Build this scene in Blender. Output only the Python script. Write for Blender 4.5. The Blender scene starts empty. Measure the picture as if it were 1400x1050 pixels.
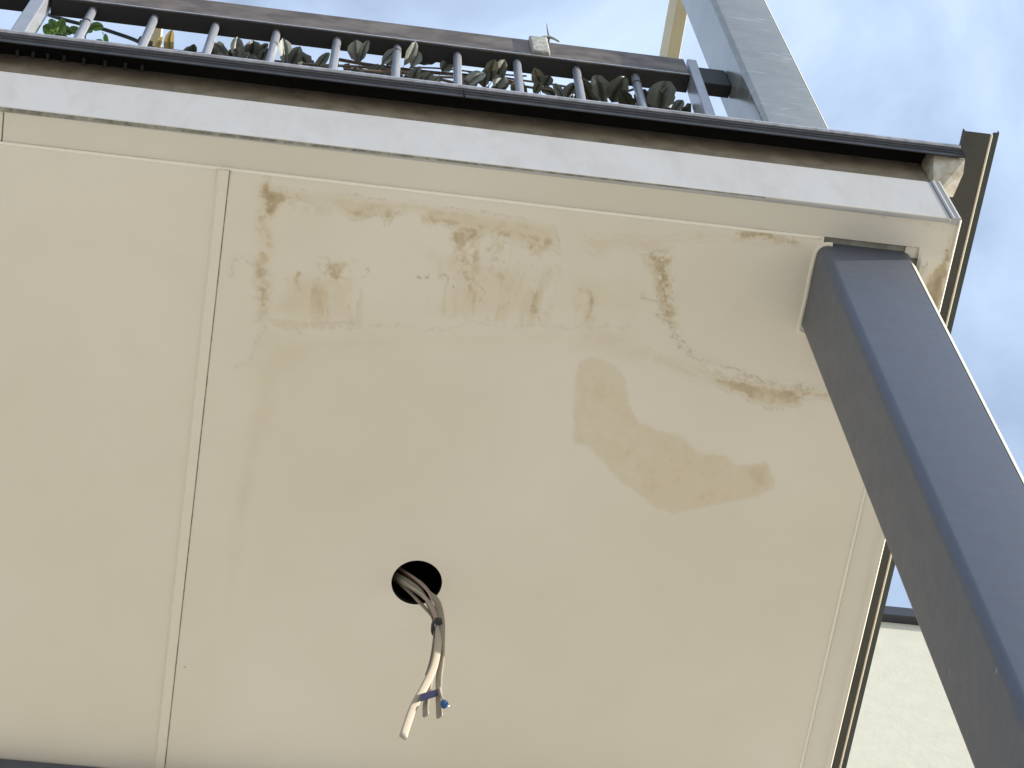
import bpy, bmesh, math, random
import numpy as np
from mathutils import Vector, Matrix

random.seed(7); RNG = np.random.RandomState(5)
S = bpy.context.scene
C = S.collection
# ---------------------------------------------------------------- camera
CZ = 1.6                                   # eye height; all "rel" heights below are above the camera
F = 3559.7; YAW, PIT, ROLL = 0.27393119, 1.11804192, -0.14019245
fw = Vector((math.sin(YAW)*math.cos(PIT), math.cos(YAW)*math.cos(PIT), math.sin(PIT)))
r0 = Vector((math.cos(YAW), -math.sin(YAW), 0)); u0 = r0.cross(fw)
rt = r0*math.cos(ROLL)+u0*math.sin(ROLL); up = -r0*math.sin(ROLL)+u0*math.cos(ROLL)
cd = bpy.data.cameras.new('camera'); cam = bpy.data.objects.new('camera', cd); C.objects.link(cam)
M = Matrix((rt, up, -fw)).transposed().to_4x4(); M.translation = (0, 0, CZ)
cam.matrix_world = M
cd.sensor_fit = 'HORIZONTAL'; cd.sensor_width = 36; cd.lens = F/1400*36
cd.clip_start = 0.05; cd.clip_end = 2000
S.camera = cam
# ---------------------------------------------------------------- light
SUN_EL, SUN_AZ = math.radians(17.0), math.radians(-12.0)     # azimuth from +X towards +Y
w = bpy.data.worlds.new('World'); S.world = w; w.use_nodes = True
nt = w.node_tree; nt.nodes.clear()
def WN(t, **k):
    n = nt.nodes.new(t)
    for a, b in k.items(): setattr(n, a, b)
    return n
sky = WN('ShaderNodeTexSky', sky_type='NISHITA', sun_disc=False)
sky.sun_elevation = SUN_EL; sky.sun_rotation = math.pi/2-SUN_AZ
sky.air_density = 1.0; sky.dust_density = 1.2; sky.ozone_density = 1.0
tc = WN('ShaderNodeTexCoord')
mp = WN('ShaderNodeMapping'); mp.inputs['Scale'].default_value = (1, 1, 1.6)
n1 = WN('ShaderNodeTexNoise'); n1.inputs['Scale'].default_value = 5.5; n1.inputs['Detail'].default_value = 7; n1.inputs['Roughness'].default_value = .52; n1.inputs['Distortion'].default_value = .5
rp = WN('ShaderNodeValToRGB'); rp.color_ramp.elements[0].position = .36; rp.color_ramp.elements[1].position = .66
mx = WN('ShaderNodeMix', data_type='RGBA')
mx.inputs['B'].default_value = (5.6, 6.9, 9.0, 1)
cm = WN('ShaderNodeMath', operation='MULTIPLY'); cm.inputs[1].default_value = .5
ca = WN('ShaderNodeMath', operation='ADD'); ca.inputs[1].default_value = .22
bg = WN('ShaderNodeBackground'); bg.inputs['Strength'].default_value = .09
wo = WN('ShaderNodeOutputWorld'); L = nt.links.new
L(tc.outputs['Generated'], mp.inputs['Vector']); L(mp.outputs[0], n1.inputs['Vector']); L(n1.outputs['Fac'], rp.inputs['Fac'])
L(rp.outputs['Color'], cm.inputs[0]); L(cm.outputs[0], ca.inputs[0]); L(ca.outputs[0], mx.inputs['Factor'])
L(sky.outputs[0], mx.inputs['A']); L(mx.outputs['Result'], bg.inputs['Color']); L(bg.outputs[0], wo.inputs[0])
sd = bpy.data.lights.new('sun', 'SUN'); sd.energy = 5.0; sd.angle = math.radians(.53); sd.color = (1, .955, .88)
sun = bpy.data.objects.new('sun', sd); C.objects.link(sun)
sdir = Vector((math.cos(SUN_EL)*math.cos(SUN_AZ), math.cos(SUN_EL)*math.sin(SUN_AZ), math.sin(SUN_EL)))
sun.rotation_euler = sdir.to_track_quat('Z', 'Y').to_euler(); sun.location = (20, 2, 12)
S.view_settings.view_transform = 'Standard'; S.view_settings.look = 'None'
S.view_settings.exposure = 1.0; S.view_settings.gamma = 1; S.view_settings.use_curve_mapping = False
S.render.engine = 'CYCLES'; S.cycles.max_bounces = 8; S.cycles.diffuse_bounces = 5

# ---------------------------------------------------------------- geometry helpers
def ray(x, y): return rt*((x-700)/F)-up*((y-525)/F)+fw
def onZ(x, y, z): v = ray(x, y)*(z/ray(x, y).z); return Vector((v.x, v.y, v.z+CZ))      # point at height z above the eye
def onY(x, y, Y): v = ray(x, y)*(Y/ray(x, y).y); return Vector((v.x, v.y, v.z+CZ))      # point at distance Y in front

def link(name, me, m=None, parent=None):
    o = bpy.data.objects.new(name, me); C.objects.link(o)
    if m is not None: me.materials.append(m)
    if parent is not None: o.parent = parent
    return o
def tag(o, label=None, cat=None, group=None, kind=None):
    for k, v in (('label', label), ('category', cat), ('group', group), ('kind', kind)):
        if v: o[k] = v
    return o
def empty(name, label, cat, loc=(0, 0, 0), group=None):
    o = bpy.data.objects.new(name, None); C.objects.link(o); o.location = loc; o.empty_display_size = .1
    o['inv'] = 0; del o['inv']
    return tag(o, label, cat, group)
def part(name, me, m, root):
    """link a mesh made in world coordinates under its thing"""
    o = link(name, me, m, root)
    r = root
    off = Vector((0, 0, 0))
    while r is not None: off += r.location; r = r.parent
    me.transform(Matrix.Translation(-off))
    return o
def mesh(verts, faces, smooth=False):
    me = bpy.data.meshes.new('m'); me.from_pydata([tuple(v) for v in verts], [], faces); me.update()
    if smooth:
        for p in me.polygons: p.use_smooth = True
    return me
def box(x0, x1, y0, y1, z0, z1, bev=0.0, seg=2, cut=None):
    bm = bmesh.new(); bmesh.ops.create_cube(bm, size=1)
    for v in bm.verts:
        v.co = Vector((x0 if v.co.x < 0 else x1, y0 if v.co.y < 0 else y1, z0 if v.co.z < 0 else z1))
    if bev:
        es = [e for e in bm.edges if cut is None or cut(e)]
        bmesh.ops.bevel(bm, geom=es, offset=bev, segments=seg, profile=.5, affect='EDGES')
    me = bpy.data.meshes.new('m'); bm.to_mesh(me); bm.free()
    if bev:
        for p in me.polygons: p.use_smooth = max(abs(c) for c in p.normal) < .999
    return me
def merge(ms):
    bm = bmesh.new()
    for m in ms: bm.from_mesh(m)
    me = bpy.data.meshes.new('m'); bm.to_mesh(me); bm.free(); return me
def prism_x(prof, x0, x1, closed=True, smooth=False):
    """profile [(y,z)] swept along X"""
    n = len(prof); V = [(x0, y, z) for y, z in prof]+[(x1, y, z) for y, z in prof]
    fs = [(i, (i+1) % n, n+(i+1) % n, n+i) for i in range(n if closed else n-1)]
    if closed: fs += [tuple(range(n))[::-1], tuple(range(n, 2*n))]
    me = mesh(V, fs); fix(me); return me
def prism_y(prof, y0, y1, closed=True):
    n = len(prof); V = [(x, y0, z) for x, z in prof]+[(x, y1, z) for x, z in prof]
    fs = [(i, (i+1) % n, n+(i+1) % n, n+i) for i in range(n if closed else n-1)]
    if closed: fs += [tuple(range(n)), tuple(range(n, 2*n))[::-1]]
    me = mesh(V, fs); fix(me); return me
def fix(me):
    bm = bmesh.new(); bm.from_mesh(me); bmesh.ops.recalc_face_normals(bm, faces=bm.faces); bm.to_mesh(me); bm.free()
def sweep(path, rad, n=8, smoothing=4, cap=True):
    """tube through points; rad = float or list"""
    P = catmull(path, smoothing)
    R = rad if not isinstance(rad, (int, float)) else None
    V = []; fs = []; N = len(P); prev = None
    for i, p in enumerate(P):
        t = (P[min(i+1, N-1)]-P[max(i-1, 0)]).normalized()
        a = prev if prev is not None else (Vector((0, 0, 1)) if abs(t.z) < .9 else Vector((1, 0, 0)))
        b = t.cross(a).normalized(); a = b.cross(t).normalized(); prev = a
        rr = rad if R is None else R[0]+(R[1]-R[0])*i/(N-1)
        for k in range(n):
            an = 2*math.pi*k/n; V.append(p+a*math.cos(an)*rr+b*math.sin(an)*rr)
    for i in range(N-1):
        for k in range(n): fs.append((i*n+k, i*n+(k+1) % n, (i+1)*n+(k+1) % n, (i+1)*n+k))
    if cap: fs += [tuple(range(n))[::-1], tuple(range((N-1)*n, N*n))]
    me = mesh(V, fs, True); fix(me); return me
def catmull(path, s):
    P = [Vector(p) for p in path]
    if s <= 1 or len(P) < 3: return P
    out = []
    for i in range(len(P)-1):
        a = P[max(i-1, 0)]; b = P[i]; c = P[i+1]; d = P[min(i+2, len(P)-1)]
        for k in range(s):
            t = k/s
            out.append(.5*((2*b)+(c-a)*t+(2*a-5*b+4*c-d)*t*t+(3*b-a-3*c+d)*t**3))
    out.append(P[-1]); return out
def ribbon(path, wdirs, wid, thk, s=5):
    """flat twin cable: rounded flat section swept along path; wdirs = width direction per point"""
    P = catmull(path, s); W = catmull(wdirs, s); N = len(P); V = []; fs = []
    sec = []
    for side in (1, -1):
        for k in range(5):
            an = -math.pi/2+math.pi*k/4
            sec.append((side*(wid/2-thk/2+thk/2*math.cos(an)), side*thk/2*math.sin(an)))
    n = len(sec)
    for i, p in enumerate(P):
        t = (P[min(i+1, N-1)]-P[max(i-1, 0)]).normalized()
        wv = (W[i]-t*W[i].dot(t)).normalized(); nv = t.cross(wv).normalized()
        for a, b in sec: V.append(p+wv*a+nv*b)
    for i in range(N-1):
        for k in range(n): fs.append((i*n+k, i*n+(k+1) % n, (i+1)*n+(k+1) % n, (i+1)*n+k))
    fs += [tuple(range(n))[::-1], tuple(range((N-1)*n, N*n))]
    me = mesh(V, fs, True); fix(me); return me

# ---------------------------------------------------------------- materials
class NT:
    def __init__(s, name):
        s.m = bpy.data.materials.new(name); s.m.use_nodes = True; s.t = s.m.node_tree; s.t.nodes.clear()
        s.out = s.t.nodes.new('ShaderNodeOutputMaterial'); s.b = s.t.nodes.new('ShaderNodeBsdfPrincipled')
        s.t.links.new(s.b.outputs[0], s.out.inputs[0]); s.tc = s.t.nodes.new('ShaderNodeTexCoord'); s.h = None
    def n(s, t, **k):
        x = s.t.nodes.new(t)
        for a, b in k.items(): setattr(x, a, b)
        return x
    def l(s, a, b): s.t.links.new(a, b)
    def map(s, scale=(1, 1, 1), rot=(0, 0, 0)):
        m = s.n('ShaderNodeMapping'); m.inputs['Scale'].default_value = scale; m.inputs['Rotation'].default_value = rot
        s.l(s.tc.outputs['Object'], m.inputs['Vector']); return m.outputs[0]
    def noise(s, sc, det=4, ro=.5, vec=None, dist=0):
        x = s.n('ShaderNodeTexNoise'); x.inputs['Scale'].default_value = sc; x.inputs['Detail'].default_value = det
        x.inputs['Roughness'].default_value = ro; x.inputs['Distortion'].default_value = dist
        s.l(vec if vec is not None else s.tc.outputs['Object'], x.inputs['Vector']); return x.outputs['Fac']
    def ramp(s, f, a, b, ca=(0, 0, 0, 1), cb=(1, 1, 1, 1)):
        r = s.n('ShaderNodeValToRGB'); e = r.color_ramp.elements; e[0].position = a; e[1].position = b; e[0].color = ca; e[1].color = cb
        s.l(f, r.inputs['Fac']); return r.outputs['Color']
    def mix(s, f, a, b, mode='MIX'):
        m = s.n('ShaderNodeMix', data_type='RGBA', blend_type=mode)
        for k, v in (('Factor', f), ('A', a), ('B', b)):
            i = m.inputs[k]
            if k == 'Factor': i = m.inputs[0]
            if hasattr(v, 'is_output') or isinstance(v, bpy.types.NodeSocket): s.l(v, i)
            else: i.default_value = v if k == 'Factor' else (tuple(v)+(1,))[:4]
        return m.outputs['Result']
    def math(s, op, a, b=None):
        m = s.n('ShaderNodeMath', operation=op)
        for i, v in enumerate((a, b)):
            if v is None: continue
            if isinstance(v, bpy.types.NodeSocket): s.l(v, m.inputs[i])
            else: m.inputs[i].default_value = v
        return m.outputs[0]
    def bump(s, h, st, d):
        b = s.n('ShaderNodeBump'); b.inputs['Strength'].default_value = st; b.inputs['Distance'].default_value = d
        s.l(h, b.inputs['Height'])
        if s.h is not None: s.l(s.h, b.inputs['Normal'])
        s.h = b.outputs[0]; s.l(s.h, s.b.inputs['Normal'])
    def attr(s, n): a = s.n('ShaderNodeAttribute'); a.attribute_name = n; return a.outputs['Fac']
    def fin(s, col, rough=.5, metal=0, spec=.5):
        if isinstance(col, bpy.types.NodeSocket): s.l(col, s.b.inputs['Base Color'])
        else: s.b.inputs['Base Color'].default_value = tuple(col)+(1,)
        if isinstance(rough, bpy.types.NodeSocket): s.l(rough, s.b.inputs['Roughness'])
        else: s.b.inputs['Roughness'].default_value = rough
        s.b.inputs['Metallic'].default_value = metal; s.b.inputs['Specular IOR Level'].default_value = spec
        return s.m

CREAM = (.735, .657, .535)
def cream_mat(name, stained, base=None):
    k = NT(name); CREAM = base or globals()['CREAM']
    big = k.noise(2.2, 3, .5); fine = k.noise(60, 5, .6); mid = k.noise(11, 4, .55)
    col = k.mix(k.ramp(big, .35, .65), (CREAM[0]*.97, CREAM[1]*.965, CREAM[2]*.94), (CREAM[0]*1.03, CREAM[1]*1.03, CREAM[2]*1.05))
    col = k.mix(k.math('MULTIPLY', k.ramp(mid, .5, .75), .10), col, (.58, .51, .385))
    # sparse dark specks
    vo = k.n('ShaderNodeTexVoronoi'); vo.inputs['Scale'].default_value = 7.0; k.l(k.tc.outputs['Object'], vo.inputs['Vector'])
    sp = k.ramp(vo.outputs['Distance'], .010, .016, (1, 1, 1, 1), (0, 0, 0, 1))
    col = k.mix(k.math('MULTIPLY', sp, .6), col, (.2, .18, .13))
    if stained:
        st, td, bl = k.attr('stain'), k.attr('tide'), k.attr('blister')
        blot = k.noise(38, 6, .62, dist=.4); blot2 = k.noise(150, 4, .6)
        f = k.math('MULTIPLY', st, k.math('ADD', .62, k.math('MULTIPLY', blot, .75)))
        f = k.math('MINIMUM', f, 1.0)
        tan = k.mix(k.ramp(f, .42, 1.0), (.645, .525, .355), (.40, .305, .185))
        col = k.mix(k.math('MINIMUM', k.math('MULTIPLY', f, 1.5), 1.0), col, tan)
        t = k.math('MULTIPLY', td, k.ramp(blot2, .38, .58)); t = k.math('MINIMUM', t, .9)
        col = k.mix(t, col, (.40, .31, .205))
        wrk = k.noise(95, 5, .65, dist=.8)
        k.bump(k.math('MULTIPLY', bl, k.ramp(wrk, .35, .65)), .6, .0016)
    # roller texture of the paint, faint waviness of the sheet
    k.bump(k.noise(420, 3, .6), .10, .0006); k.bump(k.noise(9, 2, .5), .25, .004)
    return k.fin(col, k.math('ADD', .45, k.math('MULTIPLY', fine, .18)), spec=.35)
M_soffit = cream_mat('soffit_paint', False)
M_stain = cream_mat('stained_soffit_paint', True)
M_trim = cream_mat('greyed_trim_paint', True, (.68, .618, .51))
def dirty(name, base, dirt, sc=30, lo=.5, hi=.75, amt=.7, rough=.5, metal=0, bsc=200, bst=.15, bd=.0008, spec=.5, mapscale=(1, 1, 1)):
    k = NT(name); v = k.map(mapscale)
    n = k.noise(sc, 6, .6, vec=v, dist=.3); n2 = k.noise(sc*.23, 3, .5, vec=v)
    col = k.mix(k.math('MULTIPLY', k.ramp(n, lo, hi), amt), base, dirt)
    col = k.mix(k.math('MULTIPLY', k.ramp(n2, .4, .7), amt*.4), col, dirt)
    k.bump(k.noise(bsc, 4, .6), bst, bd)
    return k.fin(col, k.math('ADD', rough-.08, k.math('MULTIPLY', n, .16)), metal, spec)
M_fascia = dirty('white_fascia_paint', (.435, .422, .40), (.31, .29, .255), 26, .45, .80, .5, .4, bst=.2, mapscale=(1, 1, .35))
M_lip = dirty('brown_ledge', (.25, .205, .14), (.12, .09, .055), 26, .4, .7, .8, .8)
M_edge = dirty('grimy_board_edge', (.36, .34, .28), (.14, .125, .1), 60, .4, .6, .8, .9)
M_alu = dirty('grey_aluminium', (.046, .043, .042), (.022, .020, .019), 45, .4, .65, .6, .38, .55, spec=.5)
M_lip_highlight = dirty('bare_aluminium_edge_and_highlight', (.50, .50, .53), (.22, .21, .21), 60, .42, .68, .6, .4, .6)
M_black = NT('matte_black').fin((.012, .011, .010), .9, spec=.1)
M_rib = NT('dusty_black_plastic').fin((.03, .028, .026), .8)
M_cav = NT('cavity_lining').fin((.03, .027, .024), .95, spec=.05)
M_flash = dirty('bronze_flashing', (.044, .044, .036), (.075, .07, .055), 9, .4, .7, .5, .34, .15)
M_flash2 = dirty('dark_green_lip', (.028, .034, .028), (.05, .055, .045), 30, .5, .7, .5, .35, .1)
M_rust = dirty('stained_end_cap', (.50, .47, .38), (.26, .18, .095), 42, .42, .66, .7, .7)
M_edge_highlight = dirty('painted_sunlit_edge', (.40, .40, .33), (.33, .325, .25), 12, .45, .7, .5, .5)
M_plate = dirty('greyish_recess_board', (.36, .35, .28), (.20, .195, .15), 30, .4, .6, .7, .7)
M_bead_highlight = NT('pale_bead_highlight').fin((.86, .79, .655), .4)
M_bead = NT('cream_sealant').fin((.745, .665, .53), .45)
def col_mat():
    k = NT('charcoal_steel_paint')
    n = k.noise(35, 6, .6, dist=.5); s = k.noise(14, 5, .65, vec=k.map((1, 1, 3)))
    base = k.mix(k.math('MULTIPLY', k.ramp(s, .5, .72), .18), (.072, .080, .102), (.115, .122, .142))
    vo = k.n('ShaderNodeTexVoronoi'); vo.inputs['Scale'].default_value = 9; k.l(k.tc.outputs['Object'], vo.inputs['Vector'])
    chip = k.ramp(vo.outputs['Distance'], .022, .034, (1, 1, 1, 1), (0, 0, 0, 1))
    base = k.mix(k.math('MULTIPLY', chip, .55), base, (.35, .36, .38))
    k.bump(k.noise(120, 5, .6), .12, .0010); k.bump(k.noise(16, 3, .5), .2, .003)
    return k.fin(base, k.math('ADD', .30, k.math('MULTIPLY', n, .2)), 0, .5)
M_col = col_mat()
def zinc():
    k = NT('scuffed_grey_steel')
    n = k.noise(9, 5, .6); sc = k.noise(20, 6, .6, vec=k.map((.5, .5, 2.6), (0, .25, 0)), dist=.6)
    base = k.mix(k.ramp(n, .35, .65), (.215, .215, .19), (.28, .28, .25))
    base = k.mix(k.math('MULTIPLY', k.ramp(sc, .56, .72), .5), base, (.56, .58, .58))
    k.bump(k.noise(90, 4, .6), .1, .001)
    return k.fin(base, k.math('ADD', .10, k.math('MULTIPLY', sc, .26)), .45, .9)
M_zinc = zinc()
M_rail = dirty('weathered_brown_rail', (.15, .118, .092), (.055, .040, .030), 34, .38, .62, .85, .5, .1, mapscale=(.5, 1, 1))
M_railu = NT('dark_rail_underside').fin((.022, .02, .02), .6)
M_bal = dirty('grey_baluster_steel', (.36, .37, .40), (.24, .24, .26), 40, .45, .7, .5, .3, .45)
M_lich = dirty('lichen_covered_clamp', (.20, .20, .18), (.42, .42, .37), 120, .45, .6, .8, .9)
def leaf_mat(name, a, b, tr=.25):
    k = NT(name); n = k.noise(60, 4, .6)
    oi = k.n('ShaderNodeObjectInfo')
    col = k.mix(k.ramp(n, .35, .65), a, b)
    hv = k.n('ShaderNodeHueSaturation'); k.l(col, hv.inputs['Color'])
    k.l(k.math('ADD', .65, k.math('MULTIPLY', oi.outputs['Random'], .7)), hv.inputs['Value'])
    k.bump(k.noise(300, 3, .5), .2, .0006)
    k.fin(hv.outputs[0], .5)
    tl = k.n('ShaderNodeBsdfTranslucent'); k.l(hv.outputs[0], tl.inputs[0]); ms = k.n('ShaderNodeMixShader'); ms.inputs[0].default_value = tr
    k.l(k.b.outputs[0], ms.inputs[1]); k.l(tl.outputs[0], ms.inputs[2]); k.l(ms.outputs[0], k.out.inputs[0])
    return k.m
M_leaf = leaf_mat('olive_leaf', (.042, .042, .024), (.082, .078, .048), .2)
M_leafg = leaf_mat('silver_grey_leaf', (.085, .095, .078), (.16, .165, .14), .2)
M_leafn = leaf_mat('fresh_green_leaf', (.06, .13, .03), (.13, .22, .05), .4)
M_leafy = leaf_mat('yellowed_leaf', (.38, .29, .10), (.22, .15, .06), .35)
M_stem = dirty('brown_stem', (.09, .06, .04), (.16, .09, .06), 40)
M_cord = NT('dark_grey_cord').fin((.045, .05, .055), .5)
M_pvc = dirty('warm_grey_cable_sheath', (.27, .23, .18), (.16, .13, .095), 50, .5, .75, .35, .38)
M_pvcd = dirty('brown_grey_cable_sheath', (.20, .165, .125), (.11, .09, .07), 50, .45, .7, .5, .4)
M_pvcw = dirty('pale_grey_cable_sheath', (.38, .33, .265), (.27, .22, .165), 60, .5, .75, .3, .35)
M_tape = NT('black_tape').fin((.012, .012, .014), .4)
M_btape = NT('navy_blue_tape').fin((.005, .008, .045), .4)
M_conn = NT('blue_connector_plastic').fin((.005, .075, .20), .2)
M_metal = NT('bright_crimp_metal').fin((.7, .72, .75), .25, .9)
M_pink = NT('pinkish_wire').fin((.40, .25, .23), .4)
M_raft = dirty('cream_rafter_paint', (.56, .49, .32), (.46, .39, .24), 8, .4, .7, .3, .6)
M_stucco = NT('cream_stucco')
_n = M_stucco.noise(14, 6, .6); _c = M_stucco.mix(M_stucco.ramp(_n, .35, .7), (.58, .56, .465), (.53, .51, .42))
M_stucco.bump(M_stucco.noise(45, 6, .7), .22, .005); M_stucco = M_stucco.fin(_c, .85, spec=.2)
M_gut = NT('dark_gutter_paint').fin((.035, .037, .042), .35)
k = NT('pale_concrete'); _n = k.noise(.8, 6, .6); M_ground = k.fin(k.mix(k.ramp(_n, .3, .7), (.40, .395, .375), (.46, .45, .425)), .9, spec=.2)  # the concrete's own pale grey

# ---------------------------------------------------------------- ground
H = 3.8 + CZ                                        # soffit height
g = link('ground', mesh([(-300, -300, 0), (300, -300, 0), (300, 300, 0), (-300, 300, 0)], [(0, 1, 2, 3)]), M_ground); tag(g, kind='structure')

# ---------------------------------------------------------------- house
WY = 4.2
own = empty('home', 'rendered house wall that the balcony is fixed to', 'house', (-2, WY, 0))
part('wall', box(-6, 1.16, WY+.001, WY+.25, 0, 8.2+CZ), M_stucco, own)
part('coping', box(-6.1, 1.2, WY-.03, WY+.28, 8.2+CZ, 8.26+CZ), M_gut, own)
house = empty('neighbour_house', 'cream rendered house wall under a dark capping beyond the balcony corner', 'house', (3, 4.5, 0))
part('wall', box(1.3, 9, 4.5, 4.75, 0, 7.945+CZ), M_stucco, house)
part('wall_capping', box(1.28, 9.02, 4.468, 4.79, 7.946+CZ, 8.01+CZ, .003), M_gut, house)

# ---------------------------------------------------------------- stain fields (vertex attributes on fine sheets)
def vnoise(x, y, seed):
    rs = np.random.RandomState(seed); T = rs.rand(256, 256)
    xi = np.floor(x).astype(int); yi = np.floor(y).astype(int); fx = x-xi; fy = y-yi
    fx = fx*fx*(3-2*fx); fy = fy*fy*(3-2*fy)
    a = T[xi % 256, yi % 256]; b = T[(xi+1) % 256, yi % 256]; c = T[xi % 256, (yi+1) % 256]; d = T[(xi+1) % 256, (yi+1) % 256]
    return (a*(1-fx)+b*fx)*(1-fy)+(c*(1-fx)+d*fx)*fy
def fbm(x, y, sc, seed, oct=4):
    s = 0; a = .5; t = 0
    for o in range(oct):
        s = s+a*vnoise(x*sc+17*o, y*sc+31*o, seed+o); t += a; a *= .55; sc *= 2.1
    return s/t-.5
def seg_d(X, Y, a, b):
    ax, ay = a; bx, by = b; dx, dy = bx-ax, by-ay; L2 = dx*dx+dy*dy+1e-12
    t = np.clip(((X-ax)*dx+(Y-ay)*dy)/L2, 0, 1)
    return np.hypot(X-ax-t*dx, Y-ay-t*dy)
def poly_sd(X, Y, P):
    d = np.full(X.shape, 9.); ins = np.zeros(X.shape, bool); n = len(P)
    for i in range(n):
        a = P[i]; b = P[(i+1) % n]; d = np.minimum(d, seg_d(X, Y, a, b))
        c = ((a[1] > Y) != (b[1] > Y))
        xc = (b[0]-a[0])*(Y-a[1])/((b[1]-a[1]) if abs(b[1]-a[1]) > 1e-12 else 1e-12)+a[0]
        ins ^= c & (X < xc)
    return np.where(ins, d, -d)
def line_d(X, Y, P):
    d = np.full(X.shape, 9.)
    for a, b in zip(P[:-1], P[1:]): d = np.minimum(d, seg_d(X, Y, a, b))
    return d
def pts(L): return [tuple(onZ(x, y, 3.8)[:2]) for x, y in L]
def sm(x, a, b): t = np.clip((x-a)/(b-a), 0, 1); return t*t*(3-2*t)
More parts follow.
